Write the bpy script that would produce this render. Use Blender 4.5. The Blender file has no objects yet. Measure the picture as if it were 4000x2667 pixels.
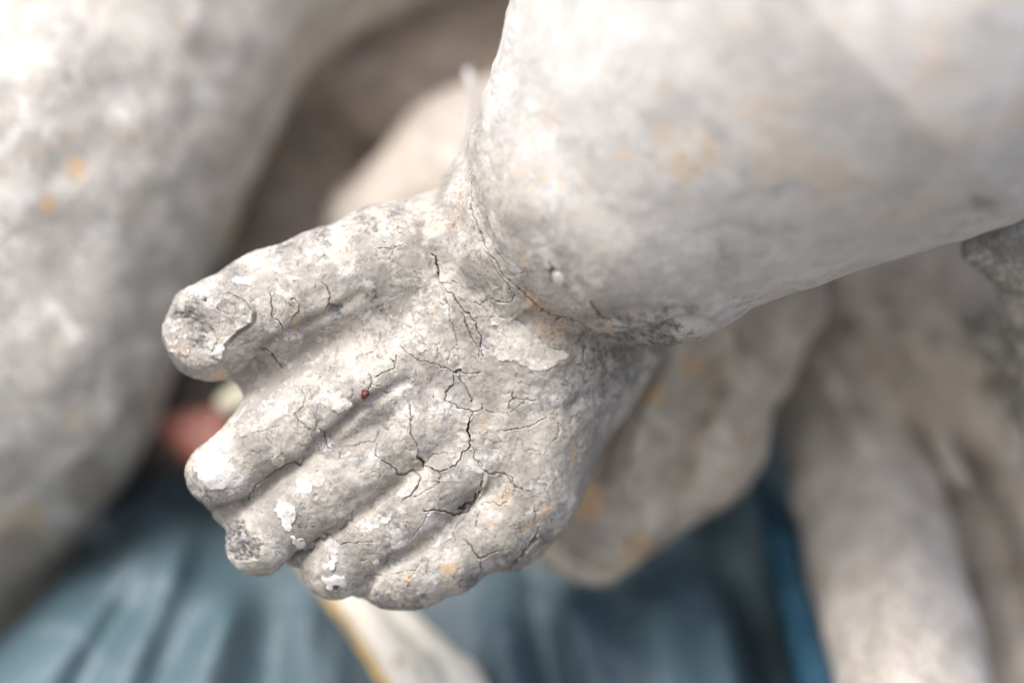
import bpy, math, time
import numpy as np
import openvdb as vdb
from mathutils import Vector

T0 = time.time()
S = 0.00004            # one authoring unit = 0.04 mm (about one pixel of the 4000 px photograph on the focus plane)
D = 12500.0            # camera to focus plane, in units (0.5 m)
CX, CV, Z0 = 2000.0, 1333.5, 1.0
sc = bpy.context.scene
C = sc.collection

# ------------------------------------------------------------------ camera
cam = bpy.data.cameras.new('camera')
cam.lens = 112.5; cam.sensor_width = 36.0
cam.clip_start = 0.01; cam.clip_end = 200.0
cam.dof.use_dof = True
cam.dof.focus_distance = D * S
cam.dof.aperture_fstop = 3.6
cam.dof.aperture_blades = 0
co = bpy.data.objects.new('camera', cam); C.objects.link(co)
co.location = (0, -D * S, Z0); co.rotation_euler = (math.pi / 2, 0, 0)
sc.camera = co

# ------------------------------------------------------------------ sky, sun, exposure
SUN_EL, SUN_AZ = math.radians(50), math.radians(-152)     # azimuth: 0 = +Y, towards +X positive
w = bpy.data.worlds.new('World'); sc.world = w; w.use_nodes = True
nt = w.node_tree; bg = nt.nodes['Background']
sky = nt.nodes.new('ShaderNodeTexSky'); sky.sky_type = 'NISHITA'; sky.sun_disc = False
sky.sun_elevation = SUN_EL; sky.sun_rotation = SUN_AZ
sky.dust_density = 4.0; sky.ozone_density = 1.0; sky.air_density = 1.0
nt.links.new(sky.outputs[0], bg.inputs[0]); bg.inputs[1].default_value = 0.1
sun = bpy.data.lights.new('sun', 'SUN'); sun.energy = 1.25; sun.angle = math.radians(38); sun.color = (1.0, 0.985, 0.965)
so = bpy.data.objects.new('sun', sun); C.objects.link(so)
sd = Vector((math.sin(SUN_AZ) * math.cos(SUN_EL), math.cos(SUN_AZ) * math.cos(SUN_EL), math.sin(SUN_EL)))
so.rotation_euler = (-sd).to_track_quat('-Z', 'Y').to_euler()
sc.view_settings.view_transform = 'Standard'; sc.view_settings.look = 'None'
sc.view_settings.exposure = 1.24; sc.view_settings.gamma = 1.0
sc.cycles.max_bounces = 6

# ------------------------------------------------------------------ helpers
def W(p):
    """authoring units (x right, v down, d away) -> metres"""
    p = np.asarray(p, dtype=np.float64)
    return np.stack([(p[..., 0] - CX) * S, p[..., 2] * S, (CV - p[..., 1]) * S + Z0], -1)

def Q(px, py, d):
    """a place seen at photograph pixel (px, py) standing d units behind the focus plane"""
    f = (D + d) / D
    return (CX + (px - CX) * f, CV + (py - CV) * f, d)

rng = np.random.RandomState(7)
PERM = rng.permutation(256).astype(np.int32); PERM = np.concatenate([PERM, PERM, PERM])
G3 = rng.normal(size=(256, 3)).astype(np.float32); G3 /= np.linalg.norm(G3, axis=1)[:, None]
def noise(p, size, seed=0):
    q = (p / size + seed * 17.31).astype(np.float32)
    i = np.floor(q).astype(np.int32); f = q - i; i &= 255
    u = f * f * f * (f * (f * 6 - 15) + 10)
    out = 0
    for dx in (0, 1):
        wx = u[:, 0] if dx else 1 - u[:, 0]
        for dy in (0, 1):
            wy = u[:, 1] if dy else 1 - u[:, 1]
            for dz in (0, 1):
                wz = u[:, 2] if dz else 1 - u[:, 2]
                h = PERM[PERM[PERM[(i[:, 0] + dx) & 255] + ((i[:, 1] + dy) & 255)] + ((i[:, 2] + dz) & 255)]
                g = G3[h]
                out = out + wx * wy * wz * (g[:, 0] * (f[:, 0] - dx) + g[:, 1] * (f[:, 1] - dy) + g[:, 2] * (f[:, 2] - dz))
    return out * 1.6
def fbm(p, size, octs=3, seed=0):
    o = 0; a = 1
    for k in range(octs):
        o = o + a * noise(p, size / 2 ** k, seed + k); a *= 0.5
    return o

def cone(p, a, b):
    """capsule with a radius that tapers from a to b (each x, v, d, r)"""
    A = np.array(a[:3], np.float32); B = np.array(b[:3], np.float32)
    ba = B - A; pa = p - A
    h = np.clip(pa @ ba / max(float(ba @ ba), 1e-6), 0, 1)
    return np.linalg.norm(pa - h[:, None] * ba, axis=1) - (a[3] + (b[3] - a[3]) * h)
def ball(p, c):
    return np.linalg.norm(p - np.array(c[:3], np.float32), axis=1) - c[3]
def smin(a, b, k):
    h = np.maximum(k - np.abs(a - b), 0) / k
    return np.minimum(a, b) - h * h * k * 0.25
def smax(a, b, k):
    return -smin(-a, -b, k)
def chain(p, pts, k=60):
    o = None
    for a, b in zip(pts[:-1], pts[1:]):
        c = cone(p, a, b)
        o = c if o is None else smin(o, c, k)
    return o

def march(sdf, lo, hi, vox):
    n = [int((h - l) / vox) + 1 for l, h in zip(lo, hi)]
    ax = [lo[k] + vox * np.arange(n[k]) for k in range(3)]
    arr = np.empty(n, np.float32)
    yy, zz = np.meshgrid(ax[1], ax[2], indexing='ij')
    step = max(1, int(400000 / (n[1] * n[2])))
    for i in range(0, n[0], step):
        xs = ax[0][i:i + step]
        P = np.empty((len(xs), n[1], n[2], 3), np.float32)
        P[..., 0] = xs[:, None, None]; P[..., 1] = yy; P[..., 2] = zz
        arr[i:i + step] = sdf(P.reshape(-1, 3)).reshape(len(xs), n[1], n[2])
    g = vdb.FloatGrid(float(vox * 3)); g.copyFromArray(np.clip(arr, -3 * vox, 3 * vox))
    pts, quads = g.convertToQuads(0.0)
    V = pts.astype(np.float32) * vox + np.array(lo, np.float32)
    q = quads.astype(np.int64)
    F = np.concatenate([q[:, [0, 1, 2]], q[:, [0, 2, 3]]])
    # outward winding
    c = V[F].mean(1)[:2000]; nn = np.cross(V[F[:2000, 1]] - V[F[:2000, 0]], V[F[:2000, 2]] - V[F[:2000, 0]])
    nn /= np.linalg.norm(nn, axis=1)[:, None] + 1e-9
    if np.mean(sdf((c + nn * vox * .3).astype(np.float32)) - sdf((c - nn * vox * .3).astype(np.float32))) < 0:
        F = F[:, ::-1]
    return V, F

def vnormals(V, F):
    n = np.cross(V[F[:, 1]] - V[F[:, 0]], V[F[:, 2]] - V[F[:, 0]])
    N = np.stack([sum(np.bincount(F[:, k], n[:, a], len(V)) for k in range(3)) for a in range(3)], 1)
    return (N / (np.linalg.norm(N, axis=1)[:, None] + 1e-12)).astype(np.float32)

def project(sdf, V, it=2, e=3.0):
    for _ in range(it):
        f = sdf(V)
        g = np.stack([sdf(V + np.array(o, np.float32) * e) - f for o in ((1, 0, 0), (0, 1, 0), (0, 0, 1))], 1) / e
        m = np.maximum((g * g).sum(1), 0.05)
        V = (V - g * np.clip(f / m, -30, 30)[:, None]).astype(np.float32)
    return V

def refine(V, F, target):
    """split every edge longer than target(mid, normal); stays conforming"""
    E = np.sort(np.concatenate([F[:, [0, 1]], F[:, [1, 2]], F[:, [2, 0]]]), axis=1)
    key = E[:, 0] * len(V) + E[:, 1]
    uk, inv = np.unique(key, return_inverse=True)
    a = uk // len(V); b = uk % len(V)
    mid = (V[a] + V[b]) / 2; ln = np.linalg.norm(V[a] - V[b], axis=1)
    N = vnormals(V, F); nm = N[a] + N[b]; nm /= np.linalg.norm(nm, axis=1)[:, None] + 1e-9
    mk = ln > target(mid, nm) * 1.35
    idx = np.full(len(uk), -1, np.int64); idx[mk] = len(V) + np.arange(mk.sum())
    V2 = np.concatenate([V, mid[mk]]).astype(np.float32)
    n = len(F); m = idx[inv].reshape(3, n).T       # per face the new vertices on edges 01, 12, 20
    cnt = (m >= 0).sum(1); out = [F[cnt == 0]]
    f3 = F[cnt == 3]; m3 = m[cnt == 3]
    out += [np.stack([f3[:, 0], m3[:, 0], m3[:, 2]], 1), np.stack([m3[:, 0], f3[:, 1], m3[:, 1]], 1),
            np.stack([m3[:, 2], m3[:, 1], f3[:, 2]], 1), m3]
    for r in range(3):
        fr = np.roll(F, -r, 1); mr = np.roll(m, -r, 1)
        s = (cnt == 1) & (mr[:, 0] >= 0); f, q = fr[s], mr[s]
        out += [np.stack([f[:, 0], q[:, 0], f[:, 2]], 1), np.stack([q[:, 0], f[:, 1], f[:, 2]], 1)]
        s = (cnt == 2) & (mr[:, 0] >= 0) & (mr[:, 1] >= 0); f, q = fr[s], mr[s]
        out += [np.stack([q[:, 0], f[:, 1], q[:, 1]], 1), np.stack([f[:, 0], q[:, 0], q[:, 1]], 1),
                np.stack([f[:, 0], q[:, 1], f[:, 2]], 1)]
    return V2, np.concatenate(out)

def mesh_obj(name, V, F, mat, parent=None, attrs=None, smooth=True):
    me = bpy.data.meshes.new(name)
    P = W(V).astype(np.float32)
    me.vertices.add(len(P)); me.vertices.foreach_set('co', P.ravel())
    F = np.asarray(F)[:, ::-1].astype(np.int32)      # the v axis points down, so flip the winding
    k = F.shape[1]
    me.loops.add(F.size); me.loops.foreach_set('vertex_index', F.ravel())
    me.polygons.add(len(F)); me.polygons.foreach_set('loop_start', np.arange(0, F.size, k, dtype=np.int32))
    me.update(calc_edges=True)
    if smooth: me.polygons.foreach_set('use_smooth', np.ones(len(F), bool))
    if attrs:
        for an, arr in attrs.items():
            at = me.attributes.new(an, 'FLOAT_COLOR', 'POINT')
            at.data.foreach_set('color', arr.astype(np.float32).ravel())
    me.materials.append(mat); me.update()
    o = bpy.data.objects.new(name, me); C.objects.link(o)
    if parent:
        o.parent = parent; o.matrix_parent_inverse = root_inverse(parent)
    return o
def root_inverse(p):
    from mathutils import Matrix
    m = Matrix.Identity(4); q = p
    if q.parent is None: m = Matrix.Translation(q.location).inverted()
    return m
def thing(name, label, cat, at):
    o = bpy.data.objects.new(name, None); C.objects.link(o)
    o.location = Vector(W(np.array(at, float))); o.empty_display_size = 0.02
    o['label'] = label; o['category'] = cat
    return o

# ------------------------------------------------------------------ materials
def nd(nt, t, **k):
    n = nt.nodes.new(t)
    for a, b in k.items(): setattr(n, a, b)
    return n
def coords(nt, off=(0, 0, 0)):
    tc = nd(nt, 'ShaderNodeTexCoord'); mp = nd(nt, 'ShaderNodeMapping')
    mp.inputs['Scale'].default_value = (1 / S,) * 3; mp.inputs['Location'].default_value = off
    geo = nd(nt, 'ShaderNodeNewGeometry')
    nt.links.new(geo.outputs['Position'], mp.inputs[0])
    return mp.outputs[0]
def tnoise(nt, vec, size, detail=4, rough=0.55, dist=0.0):
    n = nd(nt, 'ShaderNodeTexNoise'); n.inputs['Scale'].default_value = 1.0 / size
    n.inputs['Detail'].default_value = detail; n.inputs['Roughness'].default_value = rough
    n.inputs['Distortion'].default_value = dist
    nt.links.new(vec, n.inputs['Vector']); return n.outputs[0]
def ramp(nt, f, a, b, lo=0.0, hi=1.0):
    m = nd(nt, 'ShaderNodeMapRange'); m.interpolation_type = 'SMOOTHSTEP'
    m.inputs[1].default_value = a; m.inputs[2].default_value = b
    m.inputs[3].default_value = lo; m.inputs[4].default_value = hi
    nt.links.new(f, m.inputs[0]); return m.outputs[0]
def mix(nt, f, a, b):
    m = nd(nt, 'ShaderNodeMix', data_type='RGBA')
    if isinstance(f, (int, float)): m.inputs[0].default_value = f
    else: nt.links.new(f, m.inputs[0])
    for s, v in ((m.inputs[6], a), (m.inputs[7], b)):
        if isinstance(v, tuple): s.default_value = (*v, 1)
        else: nt.links.new(v, s)
    return m.outputs[2]
def mth(nt, op, a, b=None):
    m = nd(nt, 'ShaderNodeMath', operation=op)
    for s, v in zip(m.inputs, (a, b)):
        if v is None: continue
        if isinstance(v, (int, float)): s.default_value = v
        else: nt.links.new(v, s)
    return m.outputs[0]

def stone_paint(name, base, grey, warm, white, off=(0, 0, 0), warm_amt=(0.60, 0.72), speck=1.0, masks=False, crackle=False, big=1.0, rough=0.62, grime_shade=((0.24, 0.20, 0.16), (0.38, 0.325, 0.27))):
    m = bpy.data.materials.new(name); m.use_nodes = True; nt = m.node_tree
    b = nt.nodes['Principled BSDF']; v = coords(nt, off)
    c = mix(nt, ramp(nt, tnoise(nt, v, 210 * big, 6, .66, .4), .42, .58), base, grey)
    c = mix(nt, ramp(nt, tnoise(nt, v, 330 * big, 5, .6, .8), *warm_amt), c, warm)
    c = mix(nt, ramp(nt, tnoise(nt, v, 120 * big, 6, .68, .3), .53, .62, 0, .85), c, white)
    lil = (grey[0] * .95, grey[1] * .95, grey[2] * 1.03)
    c = mix(nt, ramp(nt, tnoise(nt, v, 95 * big, 5, .65, .6), .53, .62, 0, .7), c, lil)
    # fine dirt lying in the grain and small dark specks
    dirt = (0.20, 0.175, 0.15)
    g1 = ramp(nt, tnoise(nt, v, 15, 6, .78, .2), .47, .61, 0, .72 * speck)
    g1 = mth(nt, 'MULTIPLY', g1, ramp(nt, tnoise(nt, v, 170, 4, .6), .42, .60, .15, 1))
    c = mix(nt, g1, c, dirt)
    g2 = ramp(nt, tnoise(nt, v, 30, 4, .7, 1.2), .61, .66, 0, .75 * speck)
    c = mix(nt, g2, c, (0.13, 0.10, 0.085))
    g3 = ramp(nt, tnoise(nt, v, 42, 3, .6, 2.0), .66, .69, 0, .65 * speck)
    c = mix(nt, g3, c, (0.30, 0.17, 0.09))
    bump_h = tnoise(nt, v, 26, 7, .72, .1)
    if crackle:
        vo = nd(nt, 'ShaderNodeTexVoronoi', feature='DISTANCE_TO_EDGE'); vo.inputs['Scale'].default_value = 1 / 105
        nz = nd(nt, 'ShaderNodeTexNoise'); nz.inputs['Scale'].default_value = 1 / 50; nz.inputs['Detail'].default_value = 5
        nz.inputs['Roughness'].default_value = .65
        nt.links.new(v, nz.inputs['Vector'])
        sc_ = nd(nt, 'ShaderNodeVectorMath', operation='SCALE'); sc_.inputs['Scale'].default_value = 85
        nt.links.new(nz.outputs['Color'], sc_.inputs[0])
        ad = nd(nt, 'ShaderNodeVectorMath', operation='ADD'); nt.links.new(v, ad.inputs[0]); nt.links.new(sc_.outputs[0], ad.inputs[1])
        nt.links.new(ad.outputs[0], vo.inputs['Vector'])
        ck = ramp(nt, vo.outputs['Distance'], .007, .020, 1, 0)
        ck = mth(nt, 'MULTIPLY', ck, ramp(nt, tnoise(nt, v, 150, 3, .6), .50, .60))
        c = mix(nt, mth(nt, 'MULTIPLY', ck, .55), c, (0.10, 0.085, 0.075))
    if masks:
        cl = nd(nt, 'ShaderNodeAttribute', attribute_name='clean')
        c = mix(nt, mth(nt, 'MULTIPLY', cl.outputs['Fac'], .55), c, (0.75, 0.74, 0.715))
        c = mix(nt, mth(nt, 'MULTIPLY', cl.outputs['Fac'], ramp(nt, tnoise(nt, v, 420, 4, .6, 1.0), .53, .66, 0, .5)), c, (0.70, 0.57, 0.45))
        c = mix(nt, mth(nt, 'MULTIPLY', cl.outputs['Fac'], ramp(nt, tnoise(nt, v, 260, 5, .62, .6), .54, .62, 0, .6)), c, (0.42, 0.415, 0.405))
        c = mix(nt, mth(nt, 'MULTIPLY', cl.outputs['Fac'], ramp(nt, tnoise(nt, v, 200, 5, .62, .9), .54, .68, 0, .4)), c, (0.80, 0.80, 0.79))
        at = nd(nt, 'ShaderNodeAttribute', attribute_name='wear_shade')
        sp = nd(nt, 'ShaderNodeSeparateColor'); nt.links.new(at.outputs['Color'], sp.inputs[0])
        nz2 = tnoise(nt, v, 22, 6, .7, .4)
        def edge(ch, lo=.35, hi=.55, top=1.0):
            return ramp(nt, mth(nt, 'ADD', ch, mth(nt, 'MULTIPLY', mth(nt, 'SUBTRACT', nz2, .5), .9)), lo, hi, 0, top)
        wt = mix(nt, ramp(nt, nz2, .35, .6), (0.66, 0.62, 0.55), (0.80, 0.79, 0.76))
        c = mix(nt, edge(sp.outputs[1], .35, .5), c, wt)
        c = mix(nt, edge(at.outputs['Alpha'], .3, .75, .8), c, (0.70, 0.48, 0.26))
        gr = mix(nt, ramp(nt, tnoise(nt, v, 24, 5, .7), .4, .6), *grime_shade)
        c = mix(nt, edge(sp.outputs[2], .28, .58, .85), c, gr)  # grime, and the shade painted on undersides and recess edges
        c = mix(nt, mth(nt, 'MULTIPLY', sp.outputs[0], .85), c, (0.055, 0.047, 0.042))
    nt.links.new(c, b.inputs['Base Color'])
    b.inputs['Roughness'].default_value = rough
    b.inputs['Specular IOR Level'].default_value = .35
    bp = nd(nt, 'ShaderNodeBump'); bp.inputs['Strength'].default_value = .55; bp.inputs['Distance'].default_value = 7 * S
    nt.links.new(bump_h, bp.inputs['Height'])
    bp2 = nd(nt, 'ShaderNodeBump'); bp2.inputs['Strength'].default_value = .5; bp2.inputs['Distance'].default_value = 3 * S
    nt.links.new(tnoise(nt, v, 8, 5, .7), bp2.inputs['Height']); nt.links.new(bp.outputs[0], bp2.inputs['Normal'])
    nt.links.new(bp2.outputs[0], b.inputs['Normal'])
    return m

M_hand = stone_paint('weathered_cream_paint', (0.53, 0.495, 0.44), (0.34, 0.318, 0.29), (0.54, 0.41, 0.30), (0.65, 0.63, 0.61), masks=True, crackle=True, grime_shade=((0.10, 0.097, 0.095), (0.32, 0.31, 0.30)))
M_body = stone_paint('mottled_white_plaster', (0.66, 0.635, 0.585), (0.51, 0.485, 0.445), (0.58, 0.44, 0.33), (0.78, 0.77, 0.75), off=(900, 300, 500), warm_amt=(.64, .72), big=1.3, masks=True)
M_limb = stone_paint('pale_flesh_paint', (0.62, 0.55, 0.48), (0.48, 0.43, 0.38), (0.66, 0.48, 0.36), (0.7, 0.67, 0.62), off=(100, 1300, 200))
M_cloth = stone_paint('dirty_shaded_beige_paint', (0.77, 0.71, 0.63), (0.60, 0.54, 0.47), (0.60, 0.42, 0.24), (0.74, 0.71, 0.67), off=(300, 300, 1500), warm_amt=(.66, .74), speck=1.2, big=1.2, masks=True)
M_lobe = stone_paint('stained_beige_paint', (0.70, 0.625, 0.525), (0.49, 0.43, 0.36), (0.46, 0.28, 0.12), (0.52, 0.48, 0.43), off=(1300, 300, 900), warm_amt=(.60, .74), speck=1.2, masks=True)
M_hollow = stone_paint('shade_brown_plaster', (0.27, 0.22, 0.18), (0.18, 0.15, 0.125), (0.34, 0.21, 0.13), (0.33, 0.285, 0.24), off=(2300, 1300, 100), big=1.3)  # dark brown stands in for the shadow of the recess
M_rough = stone_paint('crumbling_grey_plaster', (0.50, 0.475, 0.42), (0.27, 0.255, 0.23), (0.5, 0.38, 0.22), (0.66, 0.64, 0.58), off=(1300, 2300, 1900), speck=1.6, big=.6)

def robe_paint():
    m = bpy.data.materials.new('teal_blue_paint'); m.use_nodes = True; nt = m.node_tree
    b = nt.nodes['Principled BSDF']; v = coords(nt)
    c = mix(nt, ramp(nt, tnoise(nt, v, 900, 4, .55, .5), .38, .62), (0.085, 0.142, 0.17), (0.12, 0.172, 0.20))
    c = mix(nt, ramp(nt, tnoise(nt, v, 420, 5, .6, .8), .5, .72), c, (0.165, 0.225, 0.265))
    c = mix(nt, ramp(nt, tnoise(nt, v, 300, 5, .6, .8), .60, .75, 0, .6), c, (0.05, 0.125, 0.125))
    c = mix(nt, ramp(nt, tnoise(nt, v, 240, 6, .7, .5), .62, .74, 0, .7), c, (0.30, 0.325, 0.37))
    nt.links.new(c, b.inputs['Base Color']); b.inputs['Roughness'].default_value = .38
    bp = nd(nt, 'ShaderNodeBump'); bp.inputs['Strength'].default_value = .5; bp.inputs['Distance'].default_value = 10 * S
    nt.links.new(tnoise(nt, v, 60, 6, .7), bp.inputs['Height']); nt.links.new(bp.outputs[0], b.inputs['Normal'])
    return m
M_robe = robe_paint()
def simple(name, c1, c2, size, rough, thr=(.4, .6), metal=0.0):
    m = bpy.data.materials.new(name); m.use_nodes = True; nt = m.node_tree
    b = nt.nodes['Principled BSDF']; v = coords(nt)
    c = mix(nt, ramp(nt, tnoise(nt, v, size, 6, .65, .6), *thr), c1, c2)
    nt.links.new(c, b.inputs['Base Color']); b.inputs['Roughness'].default_value = rough; b.inputs['Metallic'].default_value = metal
    bp = nd(nt, 'ShaderNodeBump'); bp.inputs['Strength'].default_value = .5; bp.inputs['Distance'].default_value = 4 * S
    nt.links.new(tnoise(nt, v, size * .3, 6, .7), bp.inputs['Height']); nt.links.new(bp.outputs[0], b.inputs['Normal'])
    return m
M_staff = simple('cream_paint', (0.88, 0.84, 0.74), (0.60, 0.50, 0.38), 200, .5, (.56, .68))
M_gilt = simple('worn_gilding', (0.62, 0.43, 0.15), (0.40, 0.27, 0.12), 120, .45)
M_red = simple('faded_red_paint', (0.46, 0.17, 0.13), (0.56, 0.34, 0.26), 200, .6)
M_pale = simple('pale_yellow_paint', (0.74, 0.70, 0.55), (0.60, 0.55, 0.42), 220, .6)
M_flakew = stone_paint('bare_white_gesso', (0.76, 0.75, 0.72), (0.60, 0.575, 0.54), (0.70, 0.58, 0.43), (0.84, 0.84, 0.83), off=(50, 70, 90), speck=.9, big=.3)
M_flakec = stone_paint('cream_paint_flake', (0.62, 0.59, 0.535), (0.50, 0.475, 0.43), (0.62, 0.50, 0.36), (0.74, 0.72, 0.68), off=(150, 170, 90), speck=.8, big=.4)
M_crumb = simple('dark_red_crumb', (0.17, 0.035, 0.022), (0.09, 0.02, 0.015), 14, .3)
M_thread = simple('whitish_fibre', (0.60, 0.59, 0.61), (0.5, 0.48, 0.49), 60, .6)
M_ground = simple('grey_paving', (0.22, 0.21, 0.20), (0.17, 0.165, 0.16), 4000, .85)

# ------------------------------------------------------------------ the arm and closed hand
FING = {
 'thumb': [(1700, 995, 310, 228), (1500, 1030, 245, 222), (1290, 1105, 210, 208), (1060, 1185, 195, 200), (838, 1294, 205, 199)],
 'index': [(1700, 1400, 235, 200), (1500, 1480, 205, 190), (1300, 1570, 180, 176), (1080, 1690, 170, 165), (872, 1848, 160, 143)],
 'middle': [(1800, 1570, 250, 200), (1640, 1670, 205, 168), (1440, 1805, 175, 152), (1218, 1945, 165, 150), (1010, 2112, 165, 137)],
 'ring': [(1900, 1730, 240, 170), (1760, 1850, 200, 152), (1590, 1990, 180, 140), (1450, 2100, 180, 122), (1300, 2222, 185, 115)],
 'pinky': [(2060, 1880, 290, 200), (1930, 2040, 240, 165), (1760, 2175, 210, 135), (1620, 2240, 205, 122), (1530, 2275, 205, 108)],
}
def QP(l):
    return [(*Q(x, v, d), r * (D + d) / D) for x, v, d, r in l]
FING = {k: QP(l) for k, l in FING.items()}
PALM = [QP(l) for l in ([(2050, 1200, 430, 400), (1830, 1600, 310, 262)], [(2080, 1300, 450, 380), (1960, 1760, 320, 240)],
    [(2080, 1300, 450, 380), (2030, 1950, 300, 205)], [(2230, 1350, 600, 330), (2085, 1860, 370, 190)],
    [(2380, 1230, 700, 255), (2165, 1640, 560, 190)], [(1980, 1010, 430, 360), (1560, 1050, 280, 215)], [(1370, 1310, 320, 170), (1780, 1210, 310, 270)])]
FILL = [QP(l) for l in ([(905, 1968, 230, 92), (1150, 1830, 195, 125)], [(1150, 1830, 195, 125), (1450, 1590, 195, 150)], [(1290, 2080, 200, 118), (1560, 1900, 195, 135)], [(1490, 2215, 215, 108), (1760, 2030, 210, 125)], [(1160, 2120, 270, 92), (1400, 2000, 270, 110)],
    [(1425, 2245, 275, 92), (1620, 2120, 270, 110)], [(1960, 2045, 345, 195), (2090, 1885, 440, 195)])]
ROLL = QP([(2150, 925, 330, 478), (2320, 1070, 400, 300), (2460, 1130, 520, 170)])
ARM = [QP(l) for l in ([(2490, 690, 170, 635), (3330, -60, -160, 1130)], [(3080, 690, -30, 385), (3780, 440, -200, 430)], [(2490, 690, 170, 635), (2790, 240, 90, 818)], [(2790, 240, 90, 818), (3130, -600, 60, 1000)])]
def hand_sdf(p):
    f = None
    for n in ('index', 'middle', 'ring', 'pinky'):
        c = chain(p, FING[n], 60)
        if n == 'middle': c = smax(c, (p - np.array((914, 2125, 92), np.float32)) @ np.array((-.70, .1, -.707), np.float32), 26)
        f = c if f is None else smin(f, c, 26)
    palm = chain(p, QP([(2050, 1200, 430, 400), (1750, 1440, 300, 262)]), 100)
    for l in PALM: palm = smin(palm, cone(p, *l), 90)
    for l in FILL: f = smin(f, cone(p, *l), 50)
    h = smin(f, palm, 70)
    th = chain(p, FING['thumb'], 60)
    th = smax(th, (p - np.array((790, 1270, 48), np.float32)) @ np.array((-.42, .05, -.906), np.float32), 22)
    h = smin(h, th, 60)
    h = smin(h, cone(p, (985, 1490, 275, 80), (1420, 1270, 270, 140)), 90)       # web between thumb and index
    return h
def arm_sdf(p):
    h = hand_sdf(p)
    h = smin(h, chain(p, ROLL, 120), 32)
    arm = None
    for l in ARM:
        c = cone(p, *l); arm = c if arm is None else smin(arm, c, 160)
    return smin(h, arm, 22)

def R(z, pts):
    sx, ox, oy = z
    return np.array([(ox + x / sx, oy + y / sx) for x, y in pts], np.float32)
z1 = (1.7818, 560, 700); z2 = (1.5077, 660, 1400); z3 = (1.5677, 1500, 1000)
z5 = (3.016, 600, 1040); z6 = (1.7425, 1600, 500); z7 = (1.96, 1600, 1600)
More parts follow.
